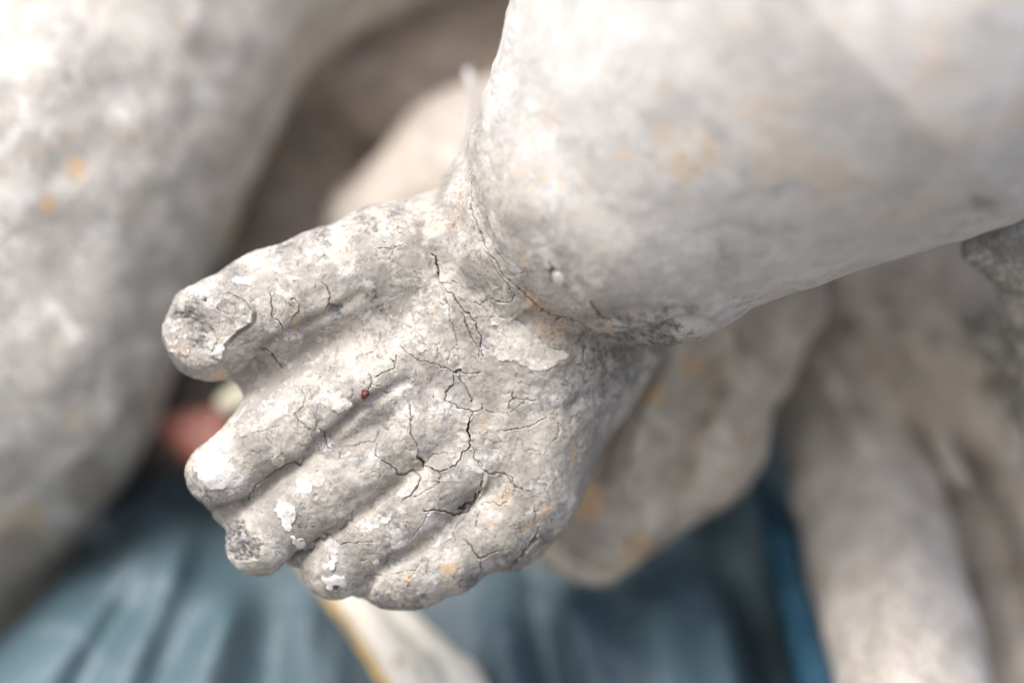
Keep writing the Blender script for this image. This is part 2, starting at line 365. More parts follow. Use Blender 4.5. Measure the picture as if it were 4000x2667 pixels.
# crack centre lines as measured on the photograph: scale of the enlargement, points, half width and depth in units
CR = [
 (z6, [(160, 850), (180, 880), (188, 925), (190, 965), (195, 1015)], 6, 26),
 (z6, [(218, 1050), (243, 1048)], 4, 14), (z6, [(225, 1055), (243, 1095), (290, 1125), (330, 1190), (365, 1240), (410, 1265), (440, 1320), (465, 1380), (490, 1440), (480, 1500), (500, 1560)], 4, 12),
 (z6, [(195, 1015), (220, 1075), (250, 1170), (275, 1220), (280, 1300), (310, 1400), (322, 1480)], 2.5, 9),
 (z6, [(355, 1260), (385, 1330), (405, 1400), (435, 1455), (470, 1510), (475, 1560)], 3, 12),
 (z6, [(243, 1048), (285, 1038), (325, 1055)], 3, 9),
 (z6, [(420, 1185), (455, 1190), (480, 1215), (510, 1185), (560, 1172), (600, 1190), (660, 1190), (700, 1175), (712, 1135)], 3, 10),
 (z6, [(500, 820), (545, 870), (560, 930), (600, 985), (640, 1030), (680, 1090), (710, 1140)], 3, 10),
 (z6, [(415, 440), (420, 500), (418, 560), (440, 610), (480, 720), (520, 800), (560, 880), (640, 1000), (750, 1100), (880, 1230), (1000, 1330), (1180, 1410)], 5, 10),
 (z6, [(960, 910), (975, 960), (965, 1020)], 7, 26), (z6, [(700, 1010), (760, 985), (800, 970), (805, 930)], 4, 10),
 (z6, [(1220, 1180), (1260, 1240), (1290, 1300), (1325, 1330), (1390, 1340)], 6, 20),
 (z3, [(90, 540), (120, 575), (170, 600), (210, 635), (290, 655), (330, 670), (380, 690), (430, 712), (470, 712), (540, 720), (600, 715)], 2.6, 10),
 (z3, [(210, 635), (225, 600), (260, 575)], 2, 7), (z3, [(300, 530), (325, 570), (330, 630)], 2, 7),
 (z3, [(-60, 745), (0, 710), (40, 700), (70, 690), (75, 640), (72, 600)], 3.5, 12),
 (z3, [(445, 545), (410, 590), (395, 630), (375, 690)], 2, 7),
 (z3, [(430, 715), (420, 790), (380, 830), (370, 880), (410, 900), (460, 930), (510, 940), (560, 960), (600, 940), (605, 900)], 3.2, 12),
 (z3, [(470, 712), (465, 760), (500, 790), (520, 830), (545, 870), (540, 890)], 3, 11),
 (z3, [(440, 712), (465, 700), (480, 706)], 6, 18),
 (z3, [(545, 960), (520, 1020), (515, 1070), (530, 1120), (525, 1160), (480, 1215), (470, 1250), (435, 1285), (380, 1310), (340, 1320), (290, 1300), (250, 1285)], 4.2, 20),
 (z3, [(525, 1010), (516, 1070), (532, 1130)], 6.5, 26),
 (z3, [(150, 910), (175, 980), (165, 1040), (160, 1090), (200, 1150), (210, 1200), (205, 1230), (245, 1265)], 3.2, 14),
 (z3, [(205, 1235), (240, 1262), (232, 1290)], 9, 30),
 (z3, [(-20, 1255), (0, 1265), (30, 1275), (75, 1305), (85, 1345), (130, 1335), (180, 1310), (225, 1355), (215, 1400), (180, 1440), (120, 1490)], 3.8, 16),
 (z3, [(240, 1285), (215, 1310), (180, 1312)], 3, 12),
 (z3, [(340, 1320), (345, 1375), (300, 1410), (240, 1450), (190, 1470)], 2.6, 8),
 (z3, [(190, 700), (200, 740), (170, 800)], 2, 7), (z3, [(245, 1265), (300, 1220), (360, 1205), (400, 1210)], 2.2, 7),
 (z3, [(700, 1080), (760, 1060), (840, 1055), (920, 1030), (980, 1000)], 3, 11),
 (z3, [(600, 940), (680, 960), (770, 960), (860, 900)], 2, 6),
 (z3, [(760, 940), (765, 900), (790, 870), (850, 880), (930, 885)], 3, 10), (z3, [(785, 845), (795, 880)], 5, 14),
 (z3, [(520, 1160), (550, 1200), (560, 1240), (590, 1290), (640, 1330), (700, 1325), (760, 1350), (780, 1400), (820, 1430), (900, 1440), (940, 1480)], 2.8, 9),
 (z3, [(1220, 590), (1220, 640), (1245, 685), (1225, 720), (1215, 780)], 2.6, 8), (z3, [(1245, 685), (1300, 675)], 2, 6),
 (z3, [(1060, 1020), (1075, 1060), (1060, 1110), (1030, 1130)], 3, 9), (z3, [(870, 1190), (910, 1185), (960, 1190)], 2, 7),
 (z2, [(620, 0), (640, 20), (665, 45)], 4, 16), (z1, [(820, 1200), (890, 1215), (940, 1280), (970, 1310)], 4.5, 18),
 (z2, [(885, 410), (915, 440), (915, 480), (950, 530)], 4.5, 16), (z2, [(940, 300), (880, 270), (860, 340), (885, 410)], 2, 7),
 (z2, [(1040, 510), (1090, 515), (1150, 495), (1215, 490), (1240, 420)], 3.2, 10), (z2, [(1000, 590), (1010, 560), (1035, 520)], 2.6, 8),
 (z2, [(1225, 500), (1215, 570), (1240, 590)], 2.6, 9),
 (z2, [(480, 790), (510, 740), (570, 700), (600, 680), (650, 660), (700, 620), (780, 625), (800, 590)], 4.5, 16),
 (z2, [(480, 790), (470, 845)], 5, 16),
 (z2, [(790, 850), (760, 880), (740, 890)], 2.4, 7),
 (z2, [(950, 1048), (860, 1095), (830, 1135), (760, 1175), (690, 1215), (640, 1245)], 5, 20),
 (z2, [(920, 1050), (960, 1050), (1010, 1090), (1100, 1080), (1200, 1085)], 3, 11),
 (z2, [(1500, 900), (1560, 890), (1620, 900), (1680, 930), (1760, 890), (1800, 850), (1828, 800), (1840, 740), (1850, 680)], 5, 18),
 (z7, [(380, 770), (440, 745), (495, 700), (520, 640)], 8, 20),
 (z7, [(20, 990), (110, 870), (130, 790), (200, 750)], 2, 6), (z7, [(330, 960), (365, 880), (420, 830)], 3, 10),
 (z7, [(220, 1030), (270, 1020), (325, 990), (330, 960), (360, 1000)], 2.8, 9),
 (z7, [(500, 745), (555, 790), (510, 830), (515, 890)], 2.4, 8), (z7, [(560, 705), (640, 710), (695, 735), (740, 700)], 2.6, 8),
 (z7, [(430, 985), (470, 1050), (510, 1110), (545, 1140), (600, 1115), (660, 1085), (720, 1080)], 3.2, 11), (z7, [(545, 1140), (545, 1210), (570, 1250)], 4, 14),
 (z7, [(580, 470), (600, 490), (640, 495), (690, 480), (740, 490), (790, 520), (785, 555), (820, 600), (860, 600)], 3.2, 11),
 (z7, [(820, 600), (800, 625), (740, 610), (710, 680)], 2.4, 8),
 (z7, [(940, 750), (960, 800), (955, 850), (980, 870)], 3, 10), (z7, [(740, 1260), (800, 1180), (870, 1090), (960, 990), (985, 900)], 6, 16),
 (z7, [(120, 1070), (180, 1065), (240, 1030)], 2.4, 8), (z7, [(0, 1290), (50, 1210), (100, 1140)], 2.4, 8),
 (z2, [(1200, 1290), (1190, 1340), (1175, 1380)], 3.4, 12), (z2, [(1155, 1280), (1250, 1280), (1350, 1265), (1440, 1240), (1500, 1200)], 2.6, 8),
 (z2, [(1220, 110), (1270, 80), (1330, 50), (1330, 20), (1300, 0)], 3.6, 14), (z2, [(1170, 90), (1200, 150), (1250, 160)], 3, 10), (z2, [(1200, 150), (1170, 185)], 3, 10),
 (z2, [(430, 930), (440, 960), (400, 1000), (395, 1040), (400, 1080)], 3.2, 10),
 (z2, [(1080, 900), (1075, 940), (1040, 980), (1000, 1020)], 2.8, 9), (z2, [(1730, 1060), (1780, 1110), (1830, 1170), (1900, 1145)], 2.6, 8),
 (z1, [(885, 790), (890, 860), (900, 960), (960, 1010), (975, 1060)], 3.6, 12),
 (z1, [(1020, 830), (1060, 840), (1085, 880), (1080, 920), (1050, 960)], 3, 10), (z1, [(1085, 830), (1100, 800)], 2.5, 8),
 (z1, [(1245, 710), (1285, 750), (1300, 800), (1290, 850), (1270, 920)], 3.4, 11),
 (z1, [(1460, 1255), (1520, 1215), (1600, 1190), (1645, 1240)], 4, 14), (z1, [(1600, 1190), (1640, 1110), (1645, 1060)], 2.6, 9),
 (z1, [(1560, 1340), (1600, 1400), (1580, 1450)], 2.6, 9),
 (z5, [(740, 490), (765, 455), (800, 420), (840, 390)], 3.4, 12), (z5, [(740, 490), (790, 545), (880, 560)], 3, 9), (z5, [(560, 400), (605, 385)], 3, 14),
 (z1, [(1640, 480), (1740, 480), (1800, 460)], 3, 9), (z1, [(1710, 560), (1745, 500)], 3, 9),
 (z2, [(430, 520), (440, 480), (470, 440)], 2.4, 6), (z2, [(780, 180), (800, 220), (790, 290), (740, 330), (780, 380)], 2.4, 7),
 (z2, [(520, 430), (590, 420), (650, 390)], 2, 5), (z2, [(560, 250), (620, 245)], 2, 5), (z2, [(640, 160), (680, 120), (690, 80)], 2, 6),
]
# soft furrows of the modelling: points, half width, depth (negative = a raised fold)
GR = [
 (z5, [(760, 270), (900, 300), (1110, 400), (1180, 520), (1150, 650), (1000, 750), (880, 860), (815, 940), (800, 1060)], 6, -11), (z5, [(1200, 520), (1180, 670), (1030, 770), (900, 890), (850, 980)], 7, 12),
 (z5, [(440, 600), (520, 760), (600, 950)], 34, 16),
 (z5, [(585, 395), (612, 380)], 7, 40),
 (z1, [(690, 1450), (790, 1290), (870, 1160), (1000, 1080), (1200, 980), (1400, 880), (1520, 800)], 20, 26),
 (z1, [(720, 1470), (850, 1330), (1000, 1190)], 14, -7),
 (z2, [(480, 840), (640, 690), (780, 610), (880, 500), (1000, 410), (1100, 320), (1250, 215), (1400, 140)], 20, 38),
 (z2, [(230, 905), (330, 885), (400, 865), (475, 840)], 12, 26),
 (z2, [(640, 1240), (800, 1140), (900, 1060), (1000, 1010), (1150, 895), (1280, 790), (1400, 695), (1500, 630)], 17, 34),
 (z2, [(1180, 1330), (1240, 1250), (1320, 1200), (1420, 1150), (1540, 1070), (1650, 970), (1720, 910), (1830, 800)], 22, 32),
 (z2, [(1150, 1410), (1170, 1350), (1200, 1290)], 20, 18),
 (z3, [(245, -250), (250, -100), (300, -20), (335, 80), (360, 170)], 26, 26),
 (z3, [(1160, 590), (1060, 660), (900, 760)], 30, -10),
 (z7, [(590, 490), (575, 560), (545, 640), (500, 740)], 9, -12),
 (z3, [(1000, 370), (1150, 440), (1300, 530), (1450, 540), (1600, 500), (1800, 430), (1980, 390)], 24, 42),
 (z3, [(1080, 960), (1250, 850), (1450, 740), (1620, 690)], 26, 16),
 (z3, [(1280, 290), (1350, 400), (1500, 350), (1700, 360), (1900, 350)], 26, 16),
]
# patches of wear: polygon, height step, channel (g white, b grime and some shade painted on undersides, a ochre), value
PA = [
 (z5, [(300, 330), (420, 250), (560, 245), (720, 230), (880, 290), (980, 330), (1120, 400), (1190, 520), (1160, 640), (1000, 740), (900, 850), (820, 930), (815, 1060), (800, 1100), (660, 1060), (740, 920), (720, 840), (560, 600), (440, 560), (330, 540), (240, 460)], 8, 'g', .30),
 (z5, [(120, 640), (200, 700), (380, 800), (440, 1000), (400, 1060), (300, 1015), (280, 1100), (180, 980), (100, 800)], 6, 'g', .36),
 (z5, [(320, 540), (430, 600), (560, 700), (590, 800), (520, 800), (640, 1010), (560, 1000), (430, 960), (420, 800), (470, 740), (380, 640), (260, 620), (180, 680), (190, 470), (260, 440)], -6, 'b', .55),
 (z5, [(420, 420), (600, 400), (560, 480), (480, 470)], -3, 'b', .6), (z5, [(750, 490), (860, 420), (980, 440), (990, 560), (850, 570)], -5, 'b', .35),
 (z5, [(640, 260), (800, 270), (860, 340), (740, 380), (640, 340)], -3, 'b', .35),
 (z5, [(640, 1100), (900, 1000), (1200, 850), (1350, 900), (1200, 1080), (1000, 1180), (800, 1200)], -3, 'b', .22),
 (z5, [(620, 1340), (700, 1250), (880, 1230), (880, 1290), (760, 1370)], 2, 'a', .6),
 (z2, [(330, 960), (400, 940), (440, 950), (470, 1010), (540, 1080), (560, 1150), (480, 1190), (380, 1190), (330, 1120), (315, 1040)], -5, 'b', .55),
 (z1, [(1210, 420), (1270, 410), (1320, 440), (1270, 460)], -2, 'b', .7), (z1, [(1180, 520), (1270, 510), (1280, 545), (1200, 550)], -2, 'b', .6),
 (z1, [(1360, 880), (1440, 850), (1530, 790), (1600, 760), (1560, 830), (1440, 920), (1340, 940)], 0, 'b', .35),
 (z1, [(1250, 340), (1330, 340), (1300, 380), (1240, 370)], 0, 'b', .6),
 (z1, [(1240, 270), (1450, 240), (1700, 215), (1600, 260), (1400, 300), (1260, 310)], 0, 'b', .3),
 (z3, [(100, -60), (200, 0), (280, 80), (250, 300), (120, 420), (-40, 380), (-50, 100)], 0, 'g', .20),
 (z3, [(0, 100), (300, 150), (340, 380), (330, 560), (200, 580), (0, 540)], 0, 'g', .33),
 (z3, [(590, 400), (640, 390), (720, 500), (690, 600), (600, 560)], -3, 'b', .22),
 (z3, [(370, 165), (440, 160), (420, 200), (520, 320), (590, 420), (610, 560), (580, 560), (540, 420), (460, 300)], -5, 'b', .3),
 (z3, [(860, 640), (1000, 690), (1060, 670), (980, 740), (880, 730)], -3, 'b', .4),
 (z3, [(1330, 540), (1500, 530), (1800, 500), (1900, 450), (1700, 620), (1500, 620), (1250, 590)], 0, 'b', .28),
 (z3, [(1220, 800), (1400, 700), (1600, 700), (1400, 800), (1250, 900)], 0, 'b', .22),
 (z7, [(300, 860), (420, 780), (480, 770), (500, 800), (380, 870), (220, 950), (140, 980)], 0, 'b', .4),
 (z7, [(640, 640), (740, 620), (840, 700), (860, 780), (760, 740)], 0, 'b', .25),
 (z7, [(980, 780), (1060, 700), (1130, 650), (1100, 800), (960, 900), (860, 980), (860, 900)], 0, 'a', .55),
 (z7, [(1220, 300), (1290, 250), (1300, 420), (1230, 500)], 0, 'a', .5),
 (z7, [(220, 1180), (350, 1150), (370, 1240), (290, 1310), (240, 1260)], 2, 'a', .6), (z7, [(60, 100), (200, 60), (330, 220), (280, 330), (120, 260)], 0, 'a', .25),
 (z7, [(110, 690), (180, 670), (200, 720), (130, 750)], 0, 'a', .5),
 (z2, [(1370, 1275), (1430, 1265), (1420, 1320), (1390, 1310)], 2, 'a', .8),
 (z2, [(1430, 1080), (1490, 1060), (1500, 1120), (1440, 1130)], 0, 'a', .5),
 (z2, [(1280, 1180), (1400, 1140), (1410, 1180), (1330, 1230), (1260, 1230)], 0, 'b', .5),
 (z2, [(1200, 1200), (1220, 1170), (1250, 1210), (1230, 1240)], 3, 'g', .5),
 (z2, [(1080, 190), (1130, 270), (1090, 300), (1060, 240)], -4, 'b', .8),
 (z2, [(140, 740), (220, 790), (210, 880), (160, 830)], -2, 'b', .35), (z2, [(250, 800), (460, 780), (470, 830), (300, 880)], 0, 'b', .2),
 (z2, [(700, 130), (780, 200), (700, 330), (560, 420), (430, 460), (400, 400), (560, 230)], 3, 'g', .34),
 (z2, [(900, 1280), (1030, 1270), (1040, 1330), (960, 1360), (900, 1320)], 3, 'g', .62),
 (z2, [(765, 710), (820, 700), (850, 740), (830, 790), (750, 800), (735, 750)], 3, 'g', .62),
 (z2, [(1080, 1010), (1200, 930), (1330, 880), (1300, 960), (1150, 1030)], 0, 'g', .42),
 (z2, [(1300, 260), (1430, 200), (1440, 300), (1340, 340)], 0, 'g', .4),
 (z2, [(980, 1335), (995, 1335), (1000, 1350), (980, 1358)], -22, 'b', 1.2),
 (z6, [(270, 460), (360, 470), (380, 640), (330, 660), (260, 560)], 0, 'a', .28), (z6, [(350, 480), (390, 560), (370, 650), (340, 600)], 0, 'b', .3),
 (z5, [(0, 0), (1, 0), (0, 1)], 0, 'a', 0)]
SP = [(2590, 490, 90, .5), (2600, 360, 60, .45), (2690, 640, 110, .55), (2440, 610, 70, .5), (2530, 600, 60, .5), (2550, 430, 50, .45), (3450, 850, 90, .4), (3760, 640, 90, .35), (2300, 500, 50, .35), (2130, 700, 45, .5), (2180, 720, 40, .5), (2890, 110, 50, .8), (3560, 760, 130, .35), (3330, 800, 110, .3),
      (2340, 110, 40, .5), (2750, 520, 60, .45), (2560, 640, 60, .55), (2070, 1010, 30, .4), (1600, 1780, 80, .3), (2290, 780, 60, .3), (1690, 1030, 40, .3)]
SB = [(1110, 950, 90, .5), (1250, 880, 80, .55), (900, 1075, 80, .45), (1400, 850, 90, .5), (1550, 830, 80, .4), (1300, 1210, 55, .6), (1480, 1160, 60, .55), (1180, 1290, 60, .4), (1060, 1400, 70, .45),
      (2300, 1520, 150, .42), (2430, 1400, 170, .55), (2600, 1330, 110, .6), (2300, 1390, 80, .5), (2120, 2080, 60, .45), (2010, 2190, 70, .5), (1840, 2290, 80, .5), (1620, 2350, 80, .5), (1490, 2340, 50, .5),  # part dirt, part shade painted under the wrist and lower hand edge
      (700, 1400, 60, .4), (760, 1200, 50, .5), (800, 1950, 50, .5), (1350, 1960, 60, .35), (1250, 1640, 45, .4), (1520, 2180, 45, .6), (1980, 1950, 60, .35), (1720, 1450, 60, .3), (2450, 1290, 80, .45), (2700, 1200, 60, .45), (2900, 1180, 60, .4),
      (2560, 680, 90, .3), (2820, 1000, 60, .35), (3080, 620, 60, .3), (3830, 800, 70, .5), (3000, 130, 50, .3)]
SIDE = [np.zeros(2000000, np.float32)]
def seg_dist(P, pts):
    """distance of every 2-D point to a polyline, and how far along (0..1)"""
    best = np.full(len(P), 1e9, np.float32); par = np.zeros(len(P), np.float32); L = 0
    lens = np.linalg.norm(np.diff(pts, axis=0), axis=1); tot = lens.sum()
    for a, b, l in zip(pts[:-1], pts[1:], lens):
        ba = b - a; h = np.clip((P - a) @ ba / (ba @ ba), 0, 1)
        d = np.linalg.norm(P - a - h[:, None] * ba, axis=1)
        m = d < best; best[m] = d[m]; par[m] = (L + h[m] * l) / tot; L += l
        SIDE[0][:len(P)][m] = np.sign((P[m, 0] - a[0]) * ba[1] - (P[m, 1] - a[1]) * ba[0])
    return best, par
def poly_sd(P, pts):
    d, _ = seg_dist(P, np.concatenate([pts, pts[:1]]))
    ins = np.zeros(len(P), bool); j = len(pts) - 1
    for i in range(len(pts)):
        a, b = pts[i], pts[j]
        if a[1] != b[1]:
            ins ^= ((a[1] > P[:, 1]) != (b[1] > P[:, 1])) & (P[:, 0] < (b[0] - a[0]) * (P[:, 1] - a[1]) / (b[1] - a[1]) + a[0])
        j = i
    return np.where(ins, -d, d)
def seen(V):
    f = D / (D + V[:, 2])
    return np.stack([CX + (V[:, 0] - CX) * f, CV + (V[:, 1] - CV) * f], 1).astype(np.float32)

V, F = march(arm_sdf, (560, -1500, -1500), (4700, 2500, 1100), 24.0)
print('march', len(V), time.time() - T0)
def target(m, n):
    d = m[:, 2]; blur = 870 * np.abs(d) / (D + d)
    t = 3.9 + np.maximum(0, blur - 13) * .38
    t = np.where(n[:, 2] > .35, 60, t)
    t = np.where((m[:, 0] > 4150) | (m[:, 1] < -150), 60, t)
    return t
V = project(arm_sdf, V, 1, 6)
for k in range(3):
    V, F = refine(V, F, target)
    V = project(arm_sdf, V, 1)
V = project(arm_sdf, V, 1)
N = vnormals(V, F)
print('refined', len(V), len(F), time.time() - T0)

P2 = seen(V)
front = np.clip((.25 - N[:, 2]) / .3, 0, 1)
J = np.stack([noise(V, 26, 3), noise(V, 26, 4)], 1) * 7 + np.stack([noise(V, 10, 5), noise(V, 10, 6)], 1) * 3
PJ = P2 + J
h = fbm(V, 420, 3, 1) * 14 + fbm(V, 110, 3, 8) * 5 + fbm(V, 34, 3, 21) * 2.0
pit = np.clip(noise(V, 22, 31) - .35, 0, 1) * np.clip(noise(V, 160, 33) + .25, 0, 1); h -= pit * 16
armz = np.clip((-V[:, 2] - 60) / 300, 0, 1); h *= 1 - .55 * armz
wear_shade = np.zeros((len(V), 4), np.float32)
def local(pts, pad):
    lo = pts.min(0) - pad; hi = pts.max(0) + pad
    return np.where(((P2 > lo) & (P2 < hi)).all(1) & (front > 0))[0]
for z, pts, wd, dp in GR:
    q = R(z, pts); i = local(q, wd * 3 + 20); d, t = seg_dist(P2[i], q)
    h[i] -= dp * np.exp(-(d / wd) ** 2) * np.minimum(1, np.minimum(t, 1 - t) * 5 + .25) * front[i]
for z, pts, st, ch, val in PA:
    q = R(z, pts); i = local(q, 40); d = poly_sd(P2[i] + J[i] * 1.6, q)
    m = np.clip(.5 - d / 9, 0, 1); soft = np.clip(.6 - d / 26, 0, 1)
    h[i] += st * m * front[i]
    k = {'g': 1, 'b': 2, 'a': 3}[ch]
    wear_shade[i, k] = np.maximum(wear_shade[i, k], (m if ch == 'g' else soft) * val)
    if ch == 'b' and val > .5 and st < -4: h[i] += m * (np.abs(noise(V[i], 32, 50)) * 16 - 5 + noise(V[i], 13, 51) * 3)
for px, py, rr, val in SP:
    q = np.array([[px, py]], np.float32); i = local(q, rr * 1.8)
    d = np.linalg.norm(P2[i] - q[0], axis=1) / rr + fbm(V[i], 90, 3, 90) * .8
    wear_shade[i, 3] = np.maximum(wear_shade[i, 3], np.clip(1.3 - d, 0, 1) * val)
for px, py, rr, val in SB:
    q = np.array([[px, py]], np.float32); i = local(q, rr * 1.8)
    d = np.linalg.norm(P2[i] - q[0], axis=1) / rr + fbm(V[i], 60, 3, 92) * .9
    wear_shade[i, 2] = np.maximum(wear_shade[i, 2], np.clip(1.3 - d, 0, 1) * val)
crk = np.zeros(len(V), np.float32)
for z, pts, wd, dp in CR:
    q = R(z, pts); i = local(q, 40); d, t = seg_dist(PJ[i], q)
    e = np.minimum(1, np.minimum(t, 1 - t) * 6 + .35)
    w_ = wd * .54 * e * (.75 + .5 * (noise(V[i], 40, 60) + .5))
    pr = np.clip(1.25 - d / np.maximum(w_, 1.7), 0, 1)
    lip = np.exp(-((d - w_ * 2.2) / (w_ * 1.2)) ** 2)
    up = np.clip(-SIDE[0][:len(i)] * np.sign(q[-1, 0] - q[0, 0] + .1), 0, 1) * np.exp(-d / 30) * np.clip(d / 5, 0, 1)
    h[i] += (-dp * .9 * pr + dp * .10 * lip + dp * .42 * up * e) * front[i]
    crk[i] = np.maximum(crk[i], pr * min(1, .18 + wd / 8) * front[i])
wear_shade[:, 0] = crk
V = (V + N * h[:, None]).astype(np.float32)
print('displaced', time.time() - T0)

child = thing('child_statue', 'weathered cream painted child statue, its cracked closed hand and chubby forearm in front', 'statue', (2000, 2600, 1200))
cq = np.clip((-ball(V, (1500, 1700, 200, 1050)) * -1 - 0) / 500, 0, 1)      # the upper forearm has kept its cleaner white coat
arm = mesh_obj('arm', V, F, M_hand, child, {'wear_shade': wear_shade, 'clean': np.repeat(cq[:, None], 4, 1)})

# loose scales of paint standing proud of the hand, each following its surface
N = vnormals(V, F)
FL = [
 (z2, [(650, 830), (690, 850), (745, 880), (740, 940), (715, 1020), (680, 1010), (660, 930), (625, 890)], 6, M_flakew, 'white paint flake on the middle finger'),
 (z2, [(720, 1045), (790, 1055), (808, 1095), (760, 1110), (730, 1080)], 8, M_flakew, 'small square white flake on the middle finger'),
 (z2, [(150, 560), (200, 535), (260, 530), (300, 550), (350, 590), (390, 650), (430, 690), (460, 740), (380, 765), (300, 765), (240, 775), (190, 720), (165, 650)], 4, M_flakew, 'bright white patch on the index fingertip'),
 (z2, [(790, 330), (830, 320), (860, 360), (860, 410), (820, 400), (785, 370)], 7, M_flakec, 'oval cream flake on the index finger'),
 (z2, [(960, 270), (1000, 245), (1040, 240), (1075, 260), (1050, 300), (990, 320), (965, 300)], 6, M_flakec, 'cream flake below the red crumb'),
 (z2, [(610, 590), (630, 565), (670, 570), (682, 600), (650, 628), (615, 615)], 4, M_flakec, 'round flake near the index fingertip'),
 (z2, [(950, 1235), (965, 1205), (993, 1192), (980, 1225), (965, 1245)], 9, M_flakew, 'pointed white flake on the ring fingertip'),
 (z3, [(640, 390), (700, 370), (800, 400), (880, 440), (960, 520), (1040, 570), (1145, 600), (1060, 650), (970, 700), (890, 690), (800, 640), (700, 640), (680, 590), (740, 500), (690, 430)], 2.5, M_flakec, 'broad pale plaster patch on the wrist'),
 (z1, [(880, 620), (940, 600), (970, 640), (1000, 662), (940, 667)], 3, M_flakew, 'white flake on the thumb joint'),
 (z1, [(895, 575), (940, 540), (975, 545), (940, 575)], 3, M_flakew, 'small white flake on the upper thumb edge'),
 (z1, [(610, 700), (640, 675), (700, 682), (765, 690), (745, 735), (660, 728)], 3, M_flakew, 'white flake above the thumb tip'),
 (z5, [(560, 810), (640, 795), (700, 830), (718, 880), (690, 960), (655, 1005), (620, 930), (580, 870)], 6, M_flakec, 'leaf shaped cream flake on the thumb tip'),
 (z5, [(670, 1050), (740, 940), (800, 925), (812, 1000), (805, 1095), (740, 1085)], 9, M_flakew, 'white flake at the lower edge of the thumb nail'),
 (z6, [(980, 990), (1010, 975), (1045, 1010), (1060, 1050), (1030, 1065), (990, 1040)], 16, M_flakew, 'white chip on the forearm fold'),
]
fc2 = P2[F].mean(1); fn = N[F].mean(1)
for z, pts, th, mat, lab in FL:
    q = R(z, pts); lo, hi = q.min(0) - 10, q.max(0) + 10
    i = np.where(((fc2 > lo) & (fc2 < hi)).all(1) & (fn[:, 2] < .2))[0]
    jit = np.stack([noise(V[F[i, 0]], 20, 71), noise(V[F[i, 0]], 20, 72)], 1) * 9
    i = i[poly_sd(fc2[i] + jit, q) < 0]
    f = F[i]; u, inv = np.unique(f, return_inverse=True); f = inv.reshape(-1, 3); n = len(u)
    top = V[u] + N[u] * (th * (.8 + .5 * noise(V[u], 40, 77))[:, None]); bot = V[u] - N[u] * 4
    e = np.concatenate([f[:, [0, 1]], f[:, [1, 2]], f[:, [2, 0]]]); ks = set(map(tuple, e.tolist()))
    bd = np.array([(a, b) for a, b in ks if (b, a) not in ks])
    sk = np.concatenate([np.stack([bd[:, 1], bd[:, 0], bd[:, 0] + n], 1), np.stack([bd[:, 1], bd[:, 0] + n, bd[:, 1] + n], 1)])
    o = mesh_obj('paint_flake', np.concatenate([top, bot]), np.concatenate([f, sk]), mat, arm, smooth=False)
    o['label'] = lab
print('flakes', time.time() - T0)

# ------------------------------------------------------------------ the rest of the child figure
def body(name, prims, k, lo, hi, vox, mat, parent, amp=18, size=260, seed=0, carve=None, amp2=6, stain_shade=(), furrows=()):
    def f(p):
        o = None
        for pr in prims:
            c = cone(p, pr[0], pr[1])
            o = c if o is None else smin(o, c, pr[2] if len(pr) > 2 else k)
        if carve is not None: o = carve(p, o)
        return o
    V, F = march(f, lo, hi, vox); N = vnormals(V, F)
    V = V + N * (fbm(V, size, 3, seed) * amp + fbm(V, size * .22, 2, seed + 9) * amp2)[:, None]
    pq = seen(V); fr = np.clip((.3 - N[:, 2]) / .3, 0, 1)
    for pts, wd, dp in furrows:
        d, t = seg_dist(pq, np.array(pts, np.float32))
        V[:, 2] += dp * np.exp(-(d / wd) ** 2) * fr * np.minimum(1, np.minimum(t, 1 - t) * 5 + .15)
    at = None
    if stain_shade:
        wr = np.zeros((len(V), 4), np.float32); pp = seen(V)
        for px, py, rr, ch, val in stain_shade:
            d = np.linalg.norm(pp - np.array([px, py]), axis=1) / rr + fbm(V, rr * 1.2, 2, 91) * .5
            wr[:, ch] = np.maximum(wr[:, ch], np.clip(1.4 - d, 0, 1) * val)
        at = {'wear_shade': wr}
    return mesh_obj(name, V, F, mat, parent, at)
def B(px, py, d, r): return (*Q(px, py, d), r)

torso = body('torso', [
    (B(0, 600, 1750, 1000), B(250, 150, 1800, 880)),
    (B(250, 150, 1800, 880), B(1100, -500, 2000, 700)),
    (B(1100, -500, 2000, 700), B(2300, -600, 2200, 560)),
    (B(250, 150, 1800, 880), (-200, -5200, 2600, 1900)), ((-200, -5200, 2600, 1900), (1800, -5600, 2900, 1900)),  # unseen upper body, added to block light from above
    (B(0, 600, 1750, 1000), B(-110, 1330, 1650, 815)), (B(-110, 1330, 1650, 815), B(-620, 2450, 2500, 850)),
    ], 320, (-2900, -7700, 400), (4000, 4200, 5000), 52, M_body, child, amp=34, size=420, seed=3, amp2=9, stain_shade=[(300, 660, 50, 3, 1.), (185, 800, 45, 3, .8), (700, 90, 40, 3, .6), (1200, 180, 60, 3, .5), (880, 900, 80, 3, .5), (1000, 300, 50, 3, .5), (400, 410, 40, 2, .4), (900, 430, 40, 2, .5), (1450, 60, 90, 3, .4), (80, 2250, 330, 2, .62), (380, 1880, 200, 2, .56), (60, 1850, 160, 2, .42), (60, 2050, 130, 3, .6), (560, 1560, 120, 2, .45), (300, 1650, 90, 3, .5), (120, 2000, 90, 3, .6), (950, 850, 120, 2, .35), (1000, 500, 90, 2, .3), (330, 900, 50, 2, .25), (620, 300, 50, 2, .3)])  # besides real stains, brown patches paint shade on lower and right torso
